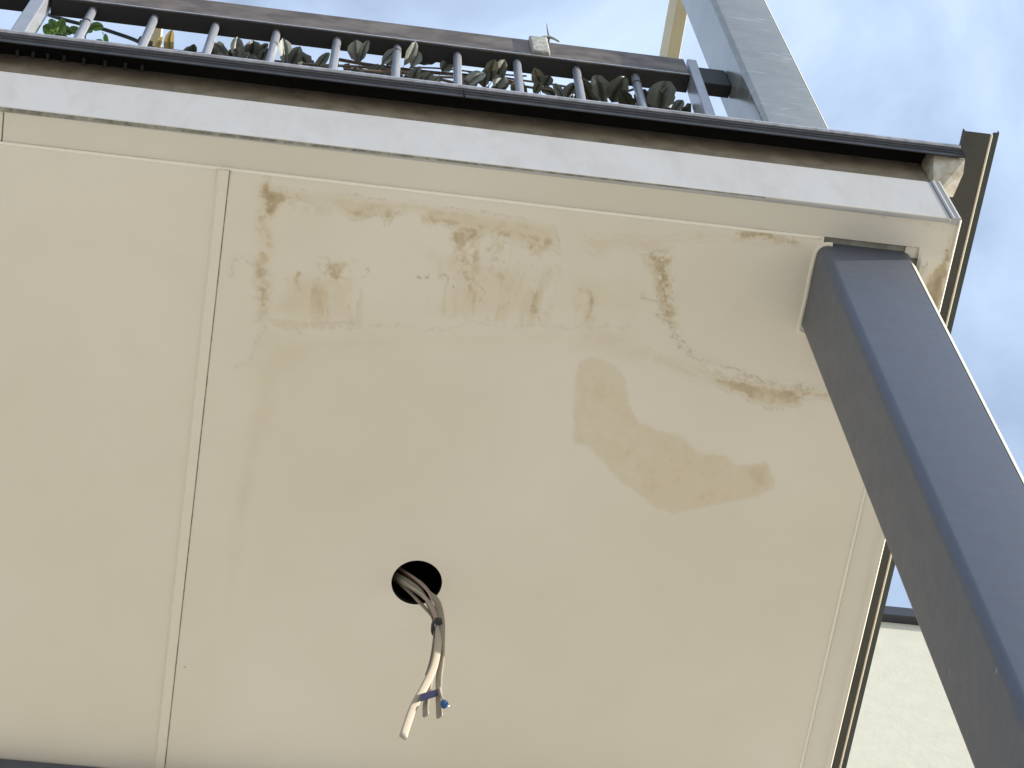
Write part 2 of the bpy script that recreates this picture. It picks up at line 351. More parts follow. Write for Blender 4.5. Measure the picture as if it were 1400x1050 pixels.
# (outline in the photograph, strength, softness inside m, ragged amplitude m, tide-line strength, warp scale)
PATCH = [
 ([(352, 262), (362, 238), (368, 236), (374, 255), (392, 262), (408, 266), (398, 274), (388, 276), (384, 287), (372, 292), (364, 296), (360, 288), (362, 272)], .60, .010, .012, .25, 95),
 ([(340, 250), (372, 240), (410, 262), (384, 292), (360, 320), (352, 345), (340, 340), (352, 310), (350, 280)], .26, .022, .016, .0, 30),
 ([(372, 252), (450, 262), (560, 272), (690, 292), (762, 306), (766, 345), (742, 338), (728, 350), (715, 338), (700, 336), (668, 322), (652, 330), (642, 322), (630, 336), (616, 312), (600, 304), (588, 308), (578, 290), (560, 288), (545, 290), (530, 306), (520, 293), (505, 294), (486, 300), (465, 292), (448, 280), (425, 276), (405, 276)], .37, .014, .008, .45, 38),
 ([(486, 282), (540, 286), (560, 288), (545, 291), (530, 307), (520, 293), (490, 300), (468, 292)], .30, .008, .008, .30, 45),
 ([(612, 312), (650, 312), (656, 322), (640, 330), (630, 345), (622, 338), (618, 324)], .42, .008, .010, .30, 45),
 ([(780, 318), (840, 318), (905, 322), (960, 312), (1010, 309), (1070, 318), (1110, 326), (1090, 334), (1010, 330), (930, 330), (880, 345), (840, 338), (820, 352), (800, 345)], .30, .02, .012, .18, 36),
 ([(1000, 314), (1020, 310), (1048, 312), (1056, 318), (1062, 326), (1040, 326), (1016, 328), (1004, 322)], .62, .010, .010, .45, 60),
 ([(1050, 318), (1068, 323), (1090, 328), (1086, 332), (1060, 330)], .45, .005, .006, .5, 60),
 ([(345, 300), (372, 296), (384, 330), (376, 372), (366, 420), (350, 430), (346, 380)], .20, .022, .012, .0, 40),
 ([(560, 330), (640, 340), (700, 355), (752, 372), (756, 398), (700, 392), (640, 380), (590, 372)], .18, .025, .014, .10, 50),
 ([(770, 360), (830, 366), (880, 372), (888, 410), (870, 440), (800, 440), (764, 420)], .13, .03, .014, .0, 40),
 # central drips
 ([(404, 366), (412, 364), (416, 372), (410, 378), (412, 396), (404, 395), (400, 378)], .50, .006, .006, .35, 60),
 ([(428, 352), (440, 358), (456, 356), (470, 352), (482, 360), (470, 372), (462, 392), (452, 378), (440, 372), (446, 362), (430, 364)], .42, .008, .008, .35, 60),
 ([(386, 372), (420, 366), (490, 368), (492, 440), (480, 442), (390, 442), (362, 430), (372, 400)], .28, .030, .014, .05, 34),
 ([(610, 330), (640, 345), (700, 365), (742, 392), (740, 432), (690, 438), (610, 440), (580, 430), (598, 400), (612, 372)], .22, .03, .014, .05, 34),
 ([(722, 388), (740, 392), (738, 430), (722, 430), (718, 410)], .32, .010, .008, .10, 34),
 ([(786, 392), (800, 389), (812, 398), (812, 418), (806, 436), (798, 437), (804, 418), (806, 402), (796, 396)], .45, .006, .005, .40, 60),
 # broad lower smear with crisp top line
 ([(362, 438), (400, 445), (470, 447), (540, 444), (620, 447), (700, 443), (790, 445), (860, 442), (880, 460), (930, 478), (960, 490), (960, 505), (900, 496), (850, 478), (780, 470), (700, 478), (600, 482), (520, 486), (440, 490), (400, 520), (384, 580), (360, 640), (348, 700), (330, 760), (312, 700), (322, 600), (336, 500)], .30, .060, .016, .04, 26),
 ([(362, 432), (420, 438), (478, 436), (488, 440), (440, 447), (380, 446)], .34, .006, .005, .30, 50),
 ([(318, 640), (345, 620), (356, 660), (340, 740), (330, 800), (300, 900), (292, 1000), (286, 1080), (268, 1080), (278, 980), (300, 830), (306, 720)], .09, .03, .014, .0, 20),
 # left blister band
 ([(344, 350), (358, 352), (366, 372), (372, 400), (366, 428), (358, 446), (346, 440), (350, 410), (346, 380)], .30, .014, .012, .10, 50),
 # right squiggle and dark crescent
 ([(878, 345), (900, 338), (912, 350), (918, 382), (920, 410), (908, 432), (902, 410), (890, 400), (898, 378), (884, 362)], .50, .012, .013, .50, 60),
 ([(896, 400), (918, 420), (926, 450), (914, 448), (906, 430)], .35, .008, .009, .30, 60),
 ([(952, 502), (975, 508), (1000, 515), (1030, 520), (1062, 524), (1088, 530), (1100, 540), (1092, 552), (1068, 556), (1048, 558), (1030, 550), (1012, 540), (988, 530), (970, 518)], .50, .012, .009, .40, 45),
 ([(880, 470), (930, 488), (955, 505), (985, 530), (950, 520), (900, 500), (862, 478)], .32, .02, .012, .10, 34),
 ([(1084, 524), (1140, 530), (1150, 545), (1110, 545), (1090, 540)], .38, .014, .010, .25, 40),
 # boomerang
 ([(788, 490), (812, 486), (842, 498), (856, 516), (862, 552), (874, 574), (896, 584), (922, 588), (944, 606), (958, 615), (986, 618), (1008, 630), (1028, 632), (1048, 628), (1054, 640), (1060, 655), (1056, 668), (1036, 678), (1002, 682), (976, 690), (946, 694), (920, 701), (896, 692), (868, 672), (850, 656), (826, 634), (806, 612), (783, 604), (782, 560), (786, 520)], .33, .005, .006, .13, 30),
 ([(1020, 634), (1048, 627), (1058, 650), (1056, 668), (1030, 668), (1018, 655)], .20, .022, .014, .10, 40),
 ([(790, 395), (860, 460), (900, 470), (880, 500), (820, 492), (770, 480)], .16, .03, .02, .0, 24),
 # corner of the right hand trim
 ([(1268, 372), (1284, 356), (1296, 340), (1300, 352), (1290, 390), (1282, 430), (1270, 440), (1262, 400)], .75, .006, .008, .40, 60),
 ([(1180, 288), (1240, 294), (1300, 306), (1306, 316), (1240, 306)], .15, .01, .008, .2, 60),
]
LINES = [  # polyline, width m, tide strength, blister strength, blister width
 ([(888, 340), (900, 360), (908, 390), (900, 402), (916, 420), (914, 440), (924, 456), (930, 474), (946, 484), (962, 492), (990, 496), (1012, 504), (1040, 516), (1062, 524), (1090, 526), (1140, 532)], .0014, .62, .9, .008),
 ([(880, 402), (900, 412), (912, 424), (896, 428), (920, 446), (914, 456), (936, 468), (942, 482)], .0016, .6, .8, .007),
 ([(314, 374), (318, 362), (316, 352), (326, 350), (338, 356), (352, 360), (356, 374), (362, 386), (358, 400), (368, 414), (356, 430), (360, 446), (352, 470), (344, 490)], .0014, .34, 1.0, .010),
 ([(306, 488), (322, 498), (340, 494)], .0013, .18, .4, .006),
 ([(362, 441), (400, 449), (470, 446), (540, 443), (610, 450), (640, 436), (690, 446), (760, 444), (860, 444)], .0013, .22, .7, .0025),
 ([(578, 380), (571, 376), (586, 378)], .0020, .8, .3, .004),
 ([(600, 378), (612, 376), (610, 384)], .0020, .7, .3, .004),
 ([(618, 330), (628, 342), (626, 352), (640, 362), (650, 380), (662, 398), (660, 400)], .0018, .50, .4, .006),
 ([(678, 340), (676, 356), (674, 366)], .0018, .45, .3, .005),
 ([(446, 352), (452, 360), (444, 372)], .0020, .5, .2, .005),
 ([(500, 370), (508, 366), (498, 376)], .0016, .4, .2, .004),
 ([(640, 346), (650, 350)], .0018, .45, .2, .004),
 ([(1180, 288), (1230, 297), (1290, 306), (1306, 310)], .0014, .40, .3, .003),
 ([(1300, 322), (1298, 340), (1288, 360), (1292, 386)], .0016, .45, .3, .005),
 ([(1262, 352), (1258, 372), (1250, 386)], .0022, .8, .1, .004),
]
FADE = {2: (1.464, 1.486, .40), 5: (1.464, 1.482, .4), 1: (1.464, 1.48, .5)}
STREAK = [((386, 372), (495, 444), .30), ((600, 350), (745, 442), .32), ((640, 318), (700, 372), .30), ((395, 350), (480, 380), .25), ((796, 392), (815, 440), .3)]
SPECK = [([(346, 290), (374, 285), (378, 340), (372, 380), (374, 430), (350, 440), (344, 380)], .45, 120, -.02),
 ([(346, 255), (420, 262), (470, 290), (430, 292), (390, 285), (360, 315), (346, 300)], .40, 110, -.04),
 ([(560, 285), (640, 300), (760, 320), (760, 352), (700, 345), (660, 345), (650, 400), (620, 395), (612, 320)], .45, 110, .0),
 ([(480, 288), (560, 286), (610, 296), (600, 308), (540, 304), (500, 303)], .45, 100, -.02),
 ([(425, 348), (490, 350), (486, 388), (430, 384)], .40, 120, .02),
 ([(876, 335), (920, 335), (928, 400), (930, 450), (905, 440), (895, 400)], .55, 130, -.04),
 ([(940, 490), (1040, 510), (1140, 522), (1140, 545), (1080, 545), (1000, 525)], .40, 130, .0),
 ([(990, 308), (1100, 318), (1100, 336), (1000, 330)], .45, 130, -.02),
 ([(650, 345), (770, 350), (770, 440), (640, 440)], .25, 90, .06),
 ([(780, 384), (820, 388), (816, 440), (784, 440)], .30, 110, .04)]
def stain_fields(X, Y):
    st = np.zeros(X.shape); td = np.zeros(X.shape); bl = np.zeros(X.shape)
    for i, (P, s, soft, amp, tide, sc) in enumerate(PATCH):
        P = pts(P); x0 = min(p[0] for p in P)-.05; x1 = max(p[0] for p in P)+.05; y0 = min(p[1] for p in P)-.05; y1 = max(p[1] for p in P)+.05
        m = (X > x0) & (X < x1) & (Y > y0) & (Y < y1)
        if not m.any(): continue
        x, y = X[m], Y[m]
        dd = poly_sd(x, y, P)+amp*1.5*fbm(x, y, sc, 40+i, 5)+amp*.7*fbm(x, y, sc*3.5, 240+i, 3)
        fd = 1.0
        if i in FADE:
            ya, yb, lo = FADE[i]; fd = lo+(1-lo)*sm(y, ya, yb)
        body = fd*sm(dd, 0, soft)*(1+.6*fbm(x, y, 26, 90+i)+.55*fbm(x, y, 110, 190+i, 3))
        v = 1-(1-st[m])*(1-np.clip(1.15*s*body, 0, 1)); st[m] = v
        td[m] = np.maximum(td[m], tide*fd**2*sm(fbm(x, y, 16, 500+i, 3), -.26, .08)*np.exp(-((dd-.0012)/.0018)**2))
        bl[m] = np.maximum(bl[m], .35*s*sm(dd, 0, soft)*(tide > .2))
    for i, (a, b, s) in enumerate(STREAK):      # brushed drip marks running back from the edge
        (x0, y0), (x1, y1) = pts([a, b]); m = (X > x0-.02) & (X < x1+.02) & (Y > y0-.02) & (Y < y1+.02)
        if not m.any(): continue
        x, y = X[m], Y[m]; win = sm(x, x0-.02, x0+.02)*sm(-x, -x1-.02, -x1+.02)*sm(y, y0-.02, y0+.03)*sm(-y, -y1-.01, -y1+.004)
        nn = fbm(x+.3*fbm(x, y, 12, 600+i, 2)*.05, y*.16, 95, 700+i, 3)
        v = s*win*sm(nn, -.02, .22); st[m] = 1-(1-st[m])*(1-v)
        n2 = fbm(x, y*.5, 110, 800+i, 3); td[m] = np.maximum(td[m], .5*win*sm(n2, .27, .34)); bl[m] = np.maximum(bl[m], .4*win*sm(nn, .05, .2))
    for i, (P, s, sc, th) in enumerate(SPECK):       # freckled brown patches
        P = pts(P); x0 = min(p[0] for p in P)-.03; x1 = max(p[0] for p in P)+.03; y0 = min(p[1] for p in P)-.03; y1 = max(p[1] for p in P)+.03
        m = (X > x0) & (X < x1) & (Y > y0) & (Y < y1)
        if not m.any(): continue
        x, y = X[m], Y[m]; dd = poly_sd(x, y, P)+.012*fbm(x, y, 40, 900+i, 3)
        v = s*sm(dd, -.004, .014)*sm(fbm(x, y, sc, 920+i, 4), th, th+.14); st[m] = 1-(1-st[m])*(1-v); bl[m] = np.maximum(bl[m], .6*v)
    for i, (P, wd, s, b, bw) in enumerate(LINES):
        P = pts(P); x0 = min(p[0] for p in P)-.04; x1 = max(p[0] for p in P)+.04; y0 = min(p[1] for p in P)-.04; y1 = max(p[1] for p in P)+.04
        m = (X > x0) & (X < x1) & (Y > y0) & (Y < y1)
        if not m.any(): continue
        x, y = X[m], Y[m]
        wx = x+.020*fbm(x, y, 85, 140+i, 3); wy = y+.020*fbm(x, y, 85, 160+i, 3)
        dd = line_d(wx, wy, P)
        td[m] = np.maximum(td[m], s*np.exp(-(dd/wd)**2)); bl[m] = np.maximum(bl[m], b*np.exp(-(dd/bw)**2))
    return st, td, bl
def grid_sheet(xs, ys, zf, drop=None, circle=None, thick=.006):
    X, Y = np.meshgrid(xs, ys); nx, ny = len(xs), len(ys)
    keep = np.ones(X.shape, bool)
    if circle:
        cx, cy, R = circle; r = np.hypot(X-cx, Y-cy); keep = r >= R-.0006
    q = keep[:-1, :-1] & keep[1:, :-1] & keep[:-1, 1:] & keep[1:, 1:]
    if drop is not None:
        mx_, my_ = (X[:-1, :-1]+X[1:, 1:])/2, (Y[:-1, :-1]+Y[1:, 1:])/2; q &= ~drop(mx_, my_)
    if circle:   # pull the ragged rim onto the circle
        idx = np.zeros(X.shape, int)
        for sy in (0, 1):
            for sx in (0, 1): idx[sy:ny-1+sy, sx:nx-1+sx] += q
        rim = (idx > 0) & (idx < 4) & (r < R+.006)
        X = np.where(rim, cx+(X-cx)*R/r, X); Y = np.where(rim, cy+(Y-cy)*R/r, Y)
    Z = zf(X, Y)
    st, td, bl = stain_fields(X, Y)
    V = np.stack([X, Y, Z], -1).reshape(-1, 3)
    I = np.arange(nx*ny).reshape(ny, nx)
    f = np.stack([I[:-1, :-1], I[1:, :-1], I[1:, 1:], I[:-1, 1:]], -1)[q]      # normals down
    used = np.zeros(nx*ny, bool); used[f.ravel()] = True; remap = np.cumsum(used)-1
    V = V[used]; f = remap[f]
    me = bpy.data.meshes.new('m'); me.vertices.add(len(V)); me.vertices.foreach_set('co', V.ravel().astype(np.float32))
    me.loops.add(f.size); me.loops.foreach_set('vertex_index', f.ravel().astype(np.int32))
    me.polygons.add(len(f)); me.polygons.foreach_set('loop_start', np.arange(0, f.size, 4, dtype=np.int32))
    me.polygons.foreach_set('loop_total', np.full(len(f), 4, np.int32)); me.polygons.foreach_set('use_smooth', np.ones(len(f), bool))
    me.update(calc_edges=True)
    for n, a in (('stain', st), ('tide', td), ('blister', bl)):
        at = me.attributes.new(n, 'FLOAT', 'POINT'); at.data.foreach_set('value', a.ravel()[used].astype(np.float32))
    return me

# ---------------------------------------------------------------- balcony
X1 = 1.170; YF = 1.407; YB = 1.463; XB = 1.113; XJ = 0.0
CX0, CX1, CY0, CY1 = .949, 1.105, 1.475, 1.627
BX0 = -3.6
ZL = H+.1625; ZT = 4.083+CZ
bal = empty('balcony', 'underside of a balcony with water stained cream soffit, white fascia and dark edge channel', 'balcony', (0, WY, H))
def axis(stops):
    out = []
    for (a, b, s) in stops:
        n = max(1, int(round((b-a)/s))); out += list(np.linspace(a, b, n, endpoint=False))
    out.append(stops[-1][1]); return np.array(out)
HC = (.3945, 2.161, .0425)
def z_main(X, Y):
    z = np.full(X.shape, H)
    d = Y-YB; z = z-.0042*(1-np.exp(-np.maximum(d, 0)/.0050))-.0028*(1-np.exp(-np.maximum(d, 0)/.014))        # sheet rolls down just behind the front trim
    z = z-.0022*fbm(X, Y, 5, 300, 3)*sm(X-XJ, .02, .12)*sm(XB-X, .02, .12)
    # blistered / soft board round the leak
    return z
xs = axis([(XJ+.0005, XJ+.35, .002), (XJ+.35, .44, .002), (.44, XB, .002)])
ys = axis([(YB, YB+.04, .0015), (YB+.04, 2.10, .002), (2.10, 2.22, .0025), (2.22, 2.62, .006), (2.62, WY, .05)])
dropf = lambda x, y: (x > CX0+.008) & (y < CY1-.01)
main = part('soffit_sheet', grid_sheet(xs, ys, z_main, dropf, HC), M_stain, bal); tag(main, 'cream sheet with brown water stains and a round cut-out')
def z_left(X, Y):
    return H-.0042*(1-np.exp(-np.maximum(Y-YB, 0)/.0050))-.0028*(1-np.exp(-np.maximum(Y-YB, 0)/.014))-.0020*fbm(X, Y, 5, 310, 3)*sm(np.abs(X-XJ), .02, .12)*sm(np.abs(X+1.2), .02, .12)
for a, b in ((-1.2, -.0005), (-2.4, -1.2005), (BX0, -2.4005)):
    part('soffit_sheet', grid_sheet(axis([(a, b, .02)]), axis([(YB, YB+.05, .0015), (YB+.05, WY, .03)]), z_left), M_soffit, bal)
# cover strips over the sheet joints: soft left arris, sharp right arris with a hairline gap
for xj in (XJ, -1.2, -2.4):
    y0 = YB+.0025
    zs = H-.0070
    pf = [(xj-.0075, zs+.002), (xj-.0090, zs-.0004), (xj-.0055, zs-.0036), (xj+.0080, zs-.0030), (xj+.0095, zs-.0018), (xj+.0095, zs+.002)]
    o = part('joint_strip', prism_y(pf, y0, WY), M_bead, bal)
    o2 = part('joint_gap', box(xj+.0096, xj+.0115, y0, WY, zs-.00035, zs+.002), M_edge, bal)
part('bead_highlight', sweep([Vector((xx, YB+.0026, H-.0016)) for xx in (BX0, -2, -.5, .3, CX0-.03, CX0+.004)], .0026, 8, 1), M_bead_highlight, bal)  # pale bead stands in for the bright bevel behind the front trim
# front trim boards
fr = grid_sheet(axis([(-.3385, X1-.003, .004)]), axis([(YF+.0005, YB, .003)]), lambda X, Y: np.full(X.shape, H)-.0012*np.exp(-((YF+.004-Y)/.003)**2), lambda x, y: (x > 9), None)
part('front_trim', fr, M_trim, bal)
part('front_trim', box(BX0, -.3405, YF+.001, YB, H, H+.008, .001), M_trim, bal)
part('trim_gap', box(-.3405, -.3385, YF+.002, YB, H+.002, H+.006), M_edge, bal)
# side trim
part('bead_highlight', sweep([Vector((XB+.0012, yy, H-.0072)) for yy in (CY1+.006, 2.2, 3, WY)], .0027, 8, 1), M_bead_highlight, bal)  # pale bead stands in for the bright bevel beside the side trim
sx = axis([(XB, XB+.009, .0009), (XB+.009, X1-.003, .003)]); sy = axis([(YB, 1.75, .003), (1.75, WY, .05)])
zsd = lambda X, Y: H-(.0068+.0046*sm(X-XB, 0, .0055)*(1-sm(X, XB+.008, X1-.014)))*sm(Y-YB, 0, .02)-.0018*np.exp(-((X-(X1-.0125))/.0022)**2)
part('side_trim', grid_sheet(sx, sy, zsd), M_trim, bal)
# corner arris of the side (catches the sun) and the side fascia
def quarter(xc, zc, r, n=5): return [(xc+r*math.sin(a), zc-r*math.cos(a)) for a in [math.pi/2*i/n for i in range(n+1)]]
pf = [(X1-.0045, H+.002)]+[(X1-.0045, H-.0050)]+quarter(X1-.0030, H-.0022, .0030)+[(X1, H+.004)]
o = part('edge_bead', prism_y(pf, YF+.0005, WY), M_bead, bal)
for p in o.data.polygons: p.use_smooth = abs(p.normal.x) < .999 and abs(p.normal.z) < .999
part('side_fascia', box(X1-.012, X1-.0006, YF+.012, WY, H+.0042, ZL+.028), M_fascia, bal)
# white fascia, its grimy lower edge and the corner bead
part('fascia_board', box(BX0, X1-.016, YF, YF+.010, H-.0015, H+.161, .004, 3), M_fascia, bal)
eg = mesh([(BX0, YF+.0004, H-.0022), (.85, YF+.0004, H-.0022), (.85, YF+.0018, H-.0022), (-.35, YF+.0075, H-.0022), (BX0, YF+.0095, H-.0022)], [(0, 4, 3, 2, 1)])
part('fascia_edge', eg, M_edge, bal)
cb = [(X1-.0158, YF+.004), (X1-.0158, YF-.0006), (X1-.013, YF-.0022), (X1-.0095, YF-.0006), (X1-.006, YF-.0006), (X1-.004, YF-.0026), (X1-.001, YF-.0018), (X1+.0006, YF+.001), (X1+.0006, YF+.010), (X1-.0158, YF+.010)]
n = len(cb); V = [(x, y, H-.002) for x, y in cb]+[(x+.0, y, H+.162) for x, y in cb]
me = mesh(V, [(i, (i+1) % n, n+(i+1) % n, n+i) for i in range(n)]+[tuple(range(n)), tuple(range(n, 2*n))]); fix(me)
part('corner_bead', me, M_fascia, bal)
# brown board set back above the fascia, dark slot, channel
part('upper_board', box(BX0, X1-.008, 1.421, 1.433, ZL-.01, ZT), M_lip, bal)
part('slot_lining', box(BX0, X1+.055, 1.3868, 1.433, ZT+.0003, ZT+.003), M_black, bal)  # black sheet across the top of the slot
ribm = box(-.0025, .0025, 1.4080, 1.4205, ZT-.011, ZT+.0002)        # ribs of the drainage sheet glimpsed in the slot
for i in range(13):
    o = link('drainage_rib', ribm, None, bal); o.location = Vector((-.50+.029*i+.006*math.sin(i*5.3), 0, 0))-bal.location
ribm.materials.append(M_rib)
zc0, zc1 = 4.036+CZ, 4.088+CZ
YC = 1.385
def prof(L): return [(YC+dy, z) for dy, z in L]
cp = prof([(.0014, ZT+.0002), (.0014, zc0+.001), (0, zc0), (-.001, zc0+.001), (-.0012, zc0+.013), (-.0030, zc0+.0145), (-.0030, zc0+.0160), (-.0008, zc0+.018), (-.0008, zc0+.025), (-.0030, zc0+.0265), (-.0030, zc0+.0280), (-.0006, zc0+.0300), (-.0006, zc1-.0100), (.0014, zc1-.0100)])
cp2 = prof([(.0014, zc1-.0096), (-.0020, zc1-.0096), (-.0050, zc1-.0075), (-.0046, zc1-.002), (-.002, zc1), (.030, zc1), (.030, zc1-.003), (.0014, zc1-.003)])
part('edge_channel', prism_x(cp, BX0, X1+.056), M_alu, bal)
part('channel_lip', prism_x(cp2, BX0, X1+.056), M_lip_highlight, bal)
for xx in (.376,):
    part('channel_joint', box(xx, xx+.0022, YC-.0034, YC-.0002, zc0+.0005, zc1-.0168), M_black, bal)
# stained end piece at the corner
ec = [(X1+.004, 1.3885), (X1+.055, 1.3885), (X1+.050, 1.405), (X1+.030, 1.4335), (X1-.0075, 1.4335)]
n = len(ec); V = [(x, y, ZL+(.088, .075, .050, .010, -.004)[i]) for i, (x, y) in enumerate(ec)]+[(x, y, ZT-.0002) for x, y in ec]
me = mesh(V, [(i, (i+1) % n, n+(i+1) % n, n+i) for i in range(n)]+[tuple(range(n)), tuple(range(n, 2*n))]); fix(me)
part('end_cap', me, M_rust, bal)
part('side_board', box(X1+.001, X1+.030, 1.4345, WY, ZL+.03, ZT), M_lip, bal)
# deck, rear parts, cavity
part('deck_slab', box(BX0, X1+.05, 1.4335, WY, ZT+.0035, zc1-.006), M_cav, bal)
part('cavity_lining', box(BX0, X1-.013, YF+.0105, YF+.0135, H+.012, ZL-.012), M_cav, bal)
part('end_fascia', box(BX0-.01, BX0-.0005, YF, WY, H, zc1), M_fascia, bal)
# barge flashing along the right edge
ZB = 4.08+CZ; b0, b1, b2 = 1.2265, 1.2735, 1.2868; t = .0014; YS = 1.353
fl = [(b0-.0010, ZB+.012), (b0, ZB), (b1-.002, ZB), (b1-.002, ZB+t), (b0+t, ZB+t), (b0+t-.001, ZB+.012)]
part('barge_flashing', prism_y(fl, YS, WY), M_flash, bal)
fl = [(b1-.0018, ZB+.0005), (b1-.0012, ZB-.0026), (b1+.0006, ZB-.0030), (b1+.0014, ZB-.0018), (b1+.0014, ZB+.001), (b1, ZB+.002)]
part('folded_hem', prism_y(fl, YS+.001, WY), M_bead, bal)
fl = [(b1+.0016, ZB+.0002), (b2, ZB+.0040), (b2+.0008, ZB+.014), (b2-.0008, ZB+.014), (b2-.0014, ZB+.0056), (b1+.0016, ZB+.0018)]
part('outer_lip', prism_y(fl, YS-.003, WY), M_flash2, bal)
# board let in round the post, seen in the gap of the cut-out
part('patch_board', box(.956, XB+.0035, YB+.0002, CY1+.005, H+.006, H+.012), M_plate, bal)
part('patch_block', box(1.092, XB+.0030, YB+.001, 1.483, H+.0022, H+.0058, .0006), M_soffit, bal)
# ring of the light cut-out
nseg = 48
V = []; 
for i in range(nseg):
    a = 2*math.pi*i/nseg
    for rr, zz in ((HC[2]+.0002, H-.0046), (HC[2]+.0002, H+.0085), (HC[2]+.02, H+.0085)):
        V.append((HC[0]+rr*math.cos(a), HC[1]+rr*math.sin(a), zz))
me = mesh(V, [(3*i+k, 3*i+k+1, 3*((i+1) % nseg)+k+1, 3*((i+1) % nseg)+k) for i in range(nseg) for k in (0, 1)], True)
part('cutout_rim', me, M_cav, bal)
# sealant bead round the post
def rrect(x0, x1, y0, y1, r, n=5):
    out = []
    for cx, cy, a0 in ((x1-r, y1-r, 0), (x0+r, y1-r, 90), (x0+r, y0+r, 180), (x1-r, y0+r, 270)):
        for k in range(n+1):
            a = math.radians(a0+90*k/n); out.append((cx+r*math.cos(a), cy+r*math.sin(a)))
    return out
bead = [(CX0+.022, CY0-.0015), (CX0+.010, CY0-.0005), (CX0+.002, CY0+.006), (CX0-.0020, CY0+.018), (CX0-.0030, CY0+.05), (CX0-.0022, CY0+.09), (CX0-.0030, CY1-.015), (CX0-.001, CY1+.001), (CX0+.02, CY1+.003)]
part('sealant_bead', sweep([Vector((x, y, H-.0052)) for x, y in bead], .0042, 8, 4), M_bead, bal)

# ---------------------------------------------------------------- posts and beam
def post_mesh(x0, x1, y0, y1, z0, z1, r):
    P = rrect(x0, x1, y0, y1, r, 6); n = len(P)
    V = [(x, y, z0) for x, y in P]+[(x, y, z1) for x, y in P]
    me = mesh(V, [(i, (i+1) % n, n+(i+1) % n, n+i) for i in range(n)]+[tuple(range(n))[::-1], tuple(range(n, 2*n))]); fix(me)
    for p in me.polygons: p.use_smooth = abs(p.normal.z) < .5
    me.set_sharp_from_angle(angle=math.radians(50)) if hasattr(me, 'set_sharp_from_angle') else None
    return me
colm = empty('support_post', 'charcoal painted square steel post holding up the balcony corner', 'post', ((CX0+CX1)/2, (CY0+CY1)/2, 0))
part('shaft', post_mesh(CX0, CX1, CY0, CY1, .012, H+.0055, .015), M_col, colm)
part('base_plate', box(CX0-.06, CX1+.06, CY0-.06, CY1+.06, 0, .012, .002), M_col, colm)
def edge_highlight(x1, y0, rr, z0, z1, a0, a1, root):  # pale strip stands in for sun caught on the rounded corner
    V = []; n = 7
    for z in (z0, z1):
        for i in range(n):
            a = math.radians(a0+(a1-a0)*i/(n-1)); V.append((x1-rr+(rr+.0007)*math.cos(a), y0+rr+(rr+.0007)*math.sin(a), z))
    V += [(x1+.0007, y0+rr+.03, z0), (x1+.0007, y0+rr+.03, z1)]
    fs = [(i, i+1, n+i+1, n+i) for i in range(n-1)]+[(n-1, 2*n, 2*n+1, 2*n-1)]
    o = part('edge_highlight', mesh(V, fs, True), M_edge_highlight, root); tag(o, 'sunlit highlight painted as a pale strip along the right edge')
edge_highlight(CX1, CY0, .015, .012, H-.040, -74, 0, colm)
bm_ = empty('steel_beam', 'charcoal steel beam running under the soffit at its inner side', 'beam', (-1.2, 2.61, H-.06))
part('beam_body', box(BX0, XB-.15, 2.583, 2.643, H-.058, H-.0075, .006, 4, lambda e: abs(e.verts[0].co.x-e.verts[1].co.x) > .5), M_col, bm_)
part('end_cap', box(XB-.149, XB-.141, 2.578, 2.649, H-.064, H-.0075), M_col, bm_)
UX0, UX1, UY0, UY1 = 1.003, 1.131, 1.560, 1.688
up_ = empty('upper_post', 'scuffed bare grey steel post rising beside the railing end', 'post', ((UX0+UX1)/2, (UY0+UY1)/2, zc1))
part('shaft', post_mesh(UX0, UX1, UY0, UY1, zc1-.003, 7.2+CZ, .011), M_zinc, up_)
part('base_plate', box(UX0-.03, UX1+.03, UY0-.05, UY1+.05, zc1-.0055, zc1+.004), M_zinc, up_)

edge_highlight(UX1, UY0, .011, zc1, 7.2+CZ, -62, 0, up_)
# ---------------------------------------------------------------- railing
ry = 1.630; RZ = 5.0+CZ
rail = empty('balcony_railing', 'steel balcony railing with brown top rail and grey round balusters', 'railing', (.3, ry, zc1))
def toprail(x0, x1, nm='top_rail'):
    part(nm, box(x0, x1, 1.6105, 1.650, RZ, RZ+.102, .0025), M_rail, rail)
    part('rail_highlight', box(x0+.0005, x1-.0005, 1.6088, 1.6108, RZ-.0016, RZ+.0025), M_lip_highlight, rail)  # light strip stands in for the glint on the rail's lower edge
    part('underside_sheet', box(x0+.001, x1-.001, 1.614, 1.6485, RZ-.0015, RZ-.0002), M_railu, rail)  # dark sheet across the underside of the brown rail
toprail(-.370, .915); toprail(BX0, -.404)
part('rail_stub', box(.9375, UX0-.001, 1.622, 1.650, RZ-.001, RZ+.095, .002), M_railu, rail)
part('bottom_rail', box(BX0, UX0-.001, 1.525, 1.560, zc1+.06, zc1+.10, .003), M_rail, rail)
_d = ray(612, -880); LX, LY = _d.x/_d.z, _d.y/_d.z               # the whole railing leans back a little
def lean(me):
    for v in me.vertices: v.co.x += LX*(v.co.z-RZ); v.co.y += LY*(v.co.z-RZ)
    return me
for x0, wd in ((-.402, .028), (.9162, .0205)):
    part('end_post', lean(box(x0, x0+wd, 1.6035, 1.650, zc1-.004, RZ+.106, .0025)), M_bal, rail)
base = lean(sweep([Vector((0, 0, zc1+.10)), Vector((0, 0, RZ+.02))], .0086, 14, 1)); base.materials.append(M_bal)
for i in range(-26, 11):
    x = .8045+.1213*(i-6)
    if x > .88 or abs(x+.388) < .03: continue
    o = link('baluster', base, None, rail); o.location = Vector((x, 1.629, 0))-rail.location
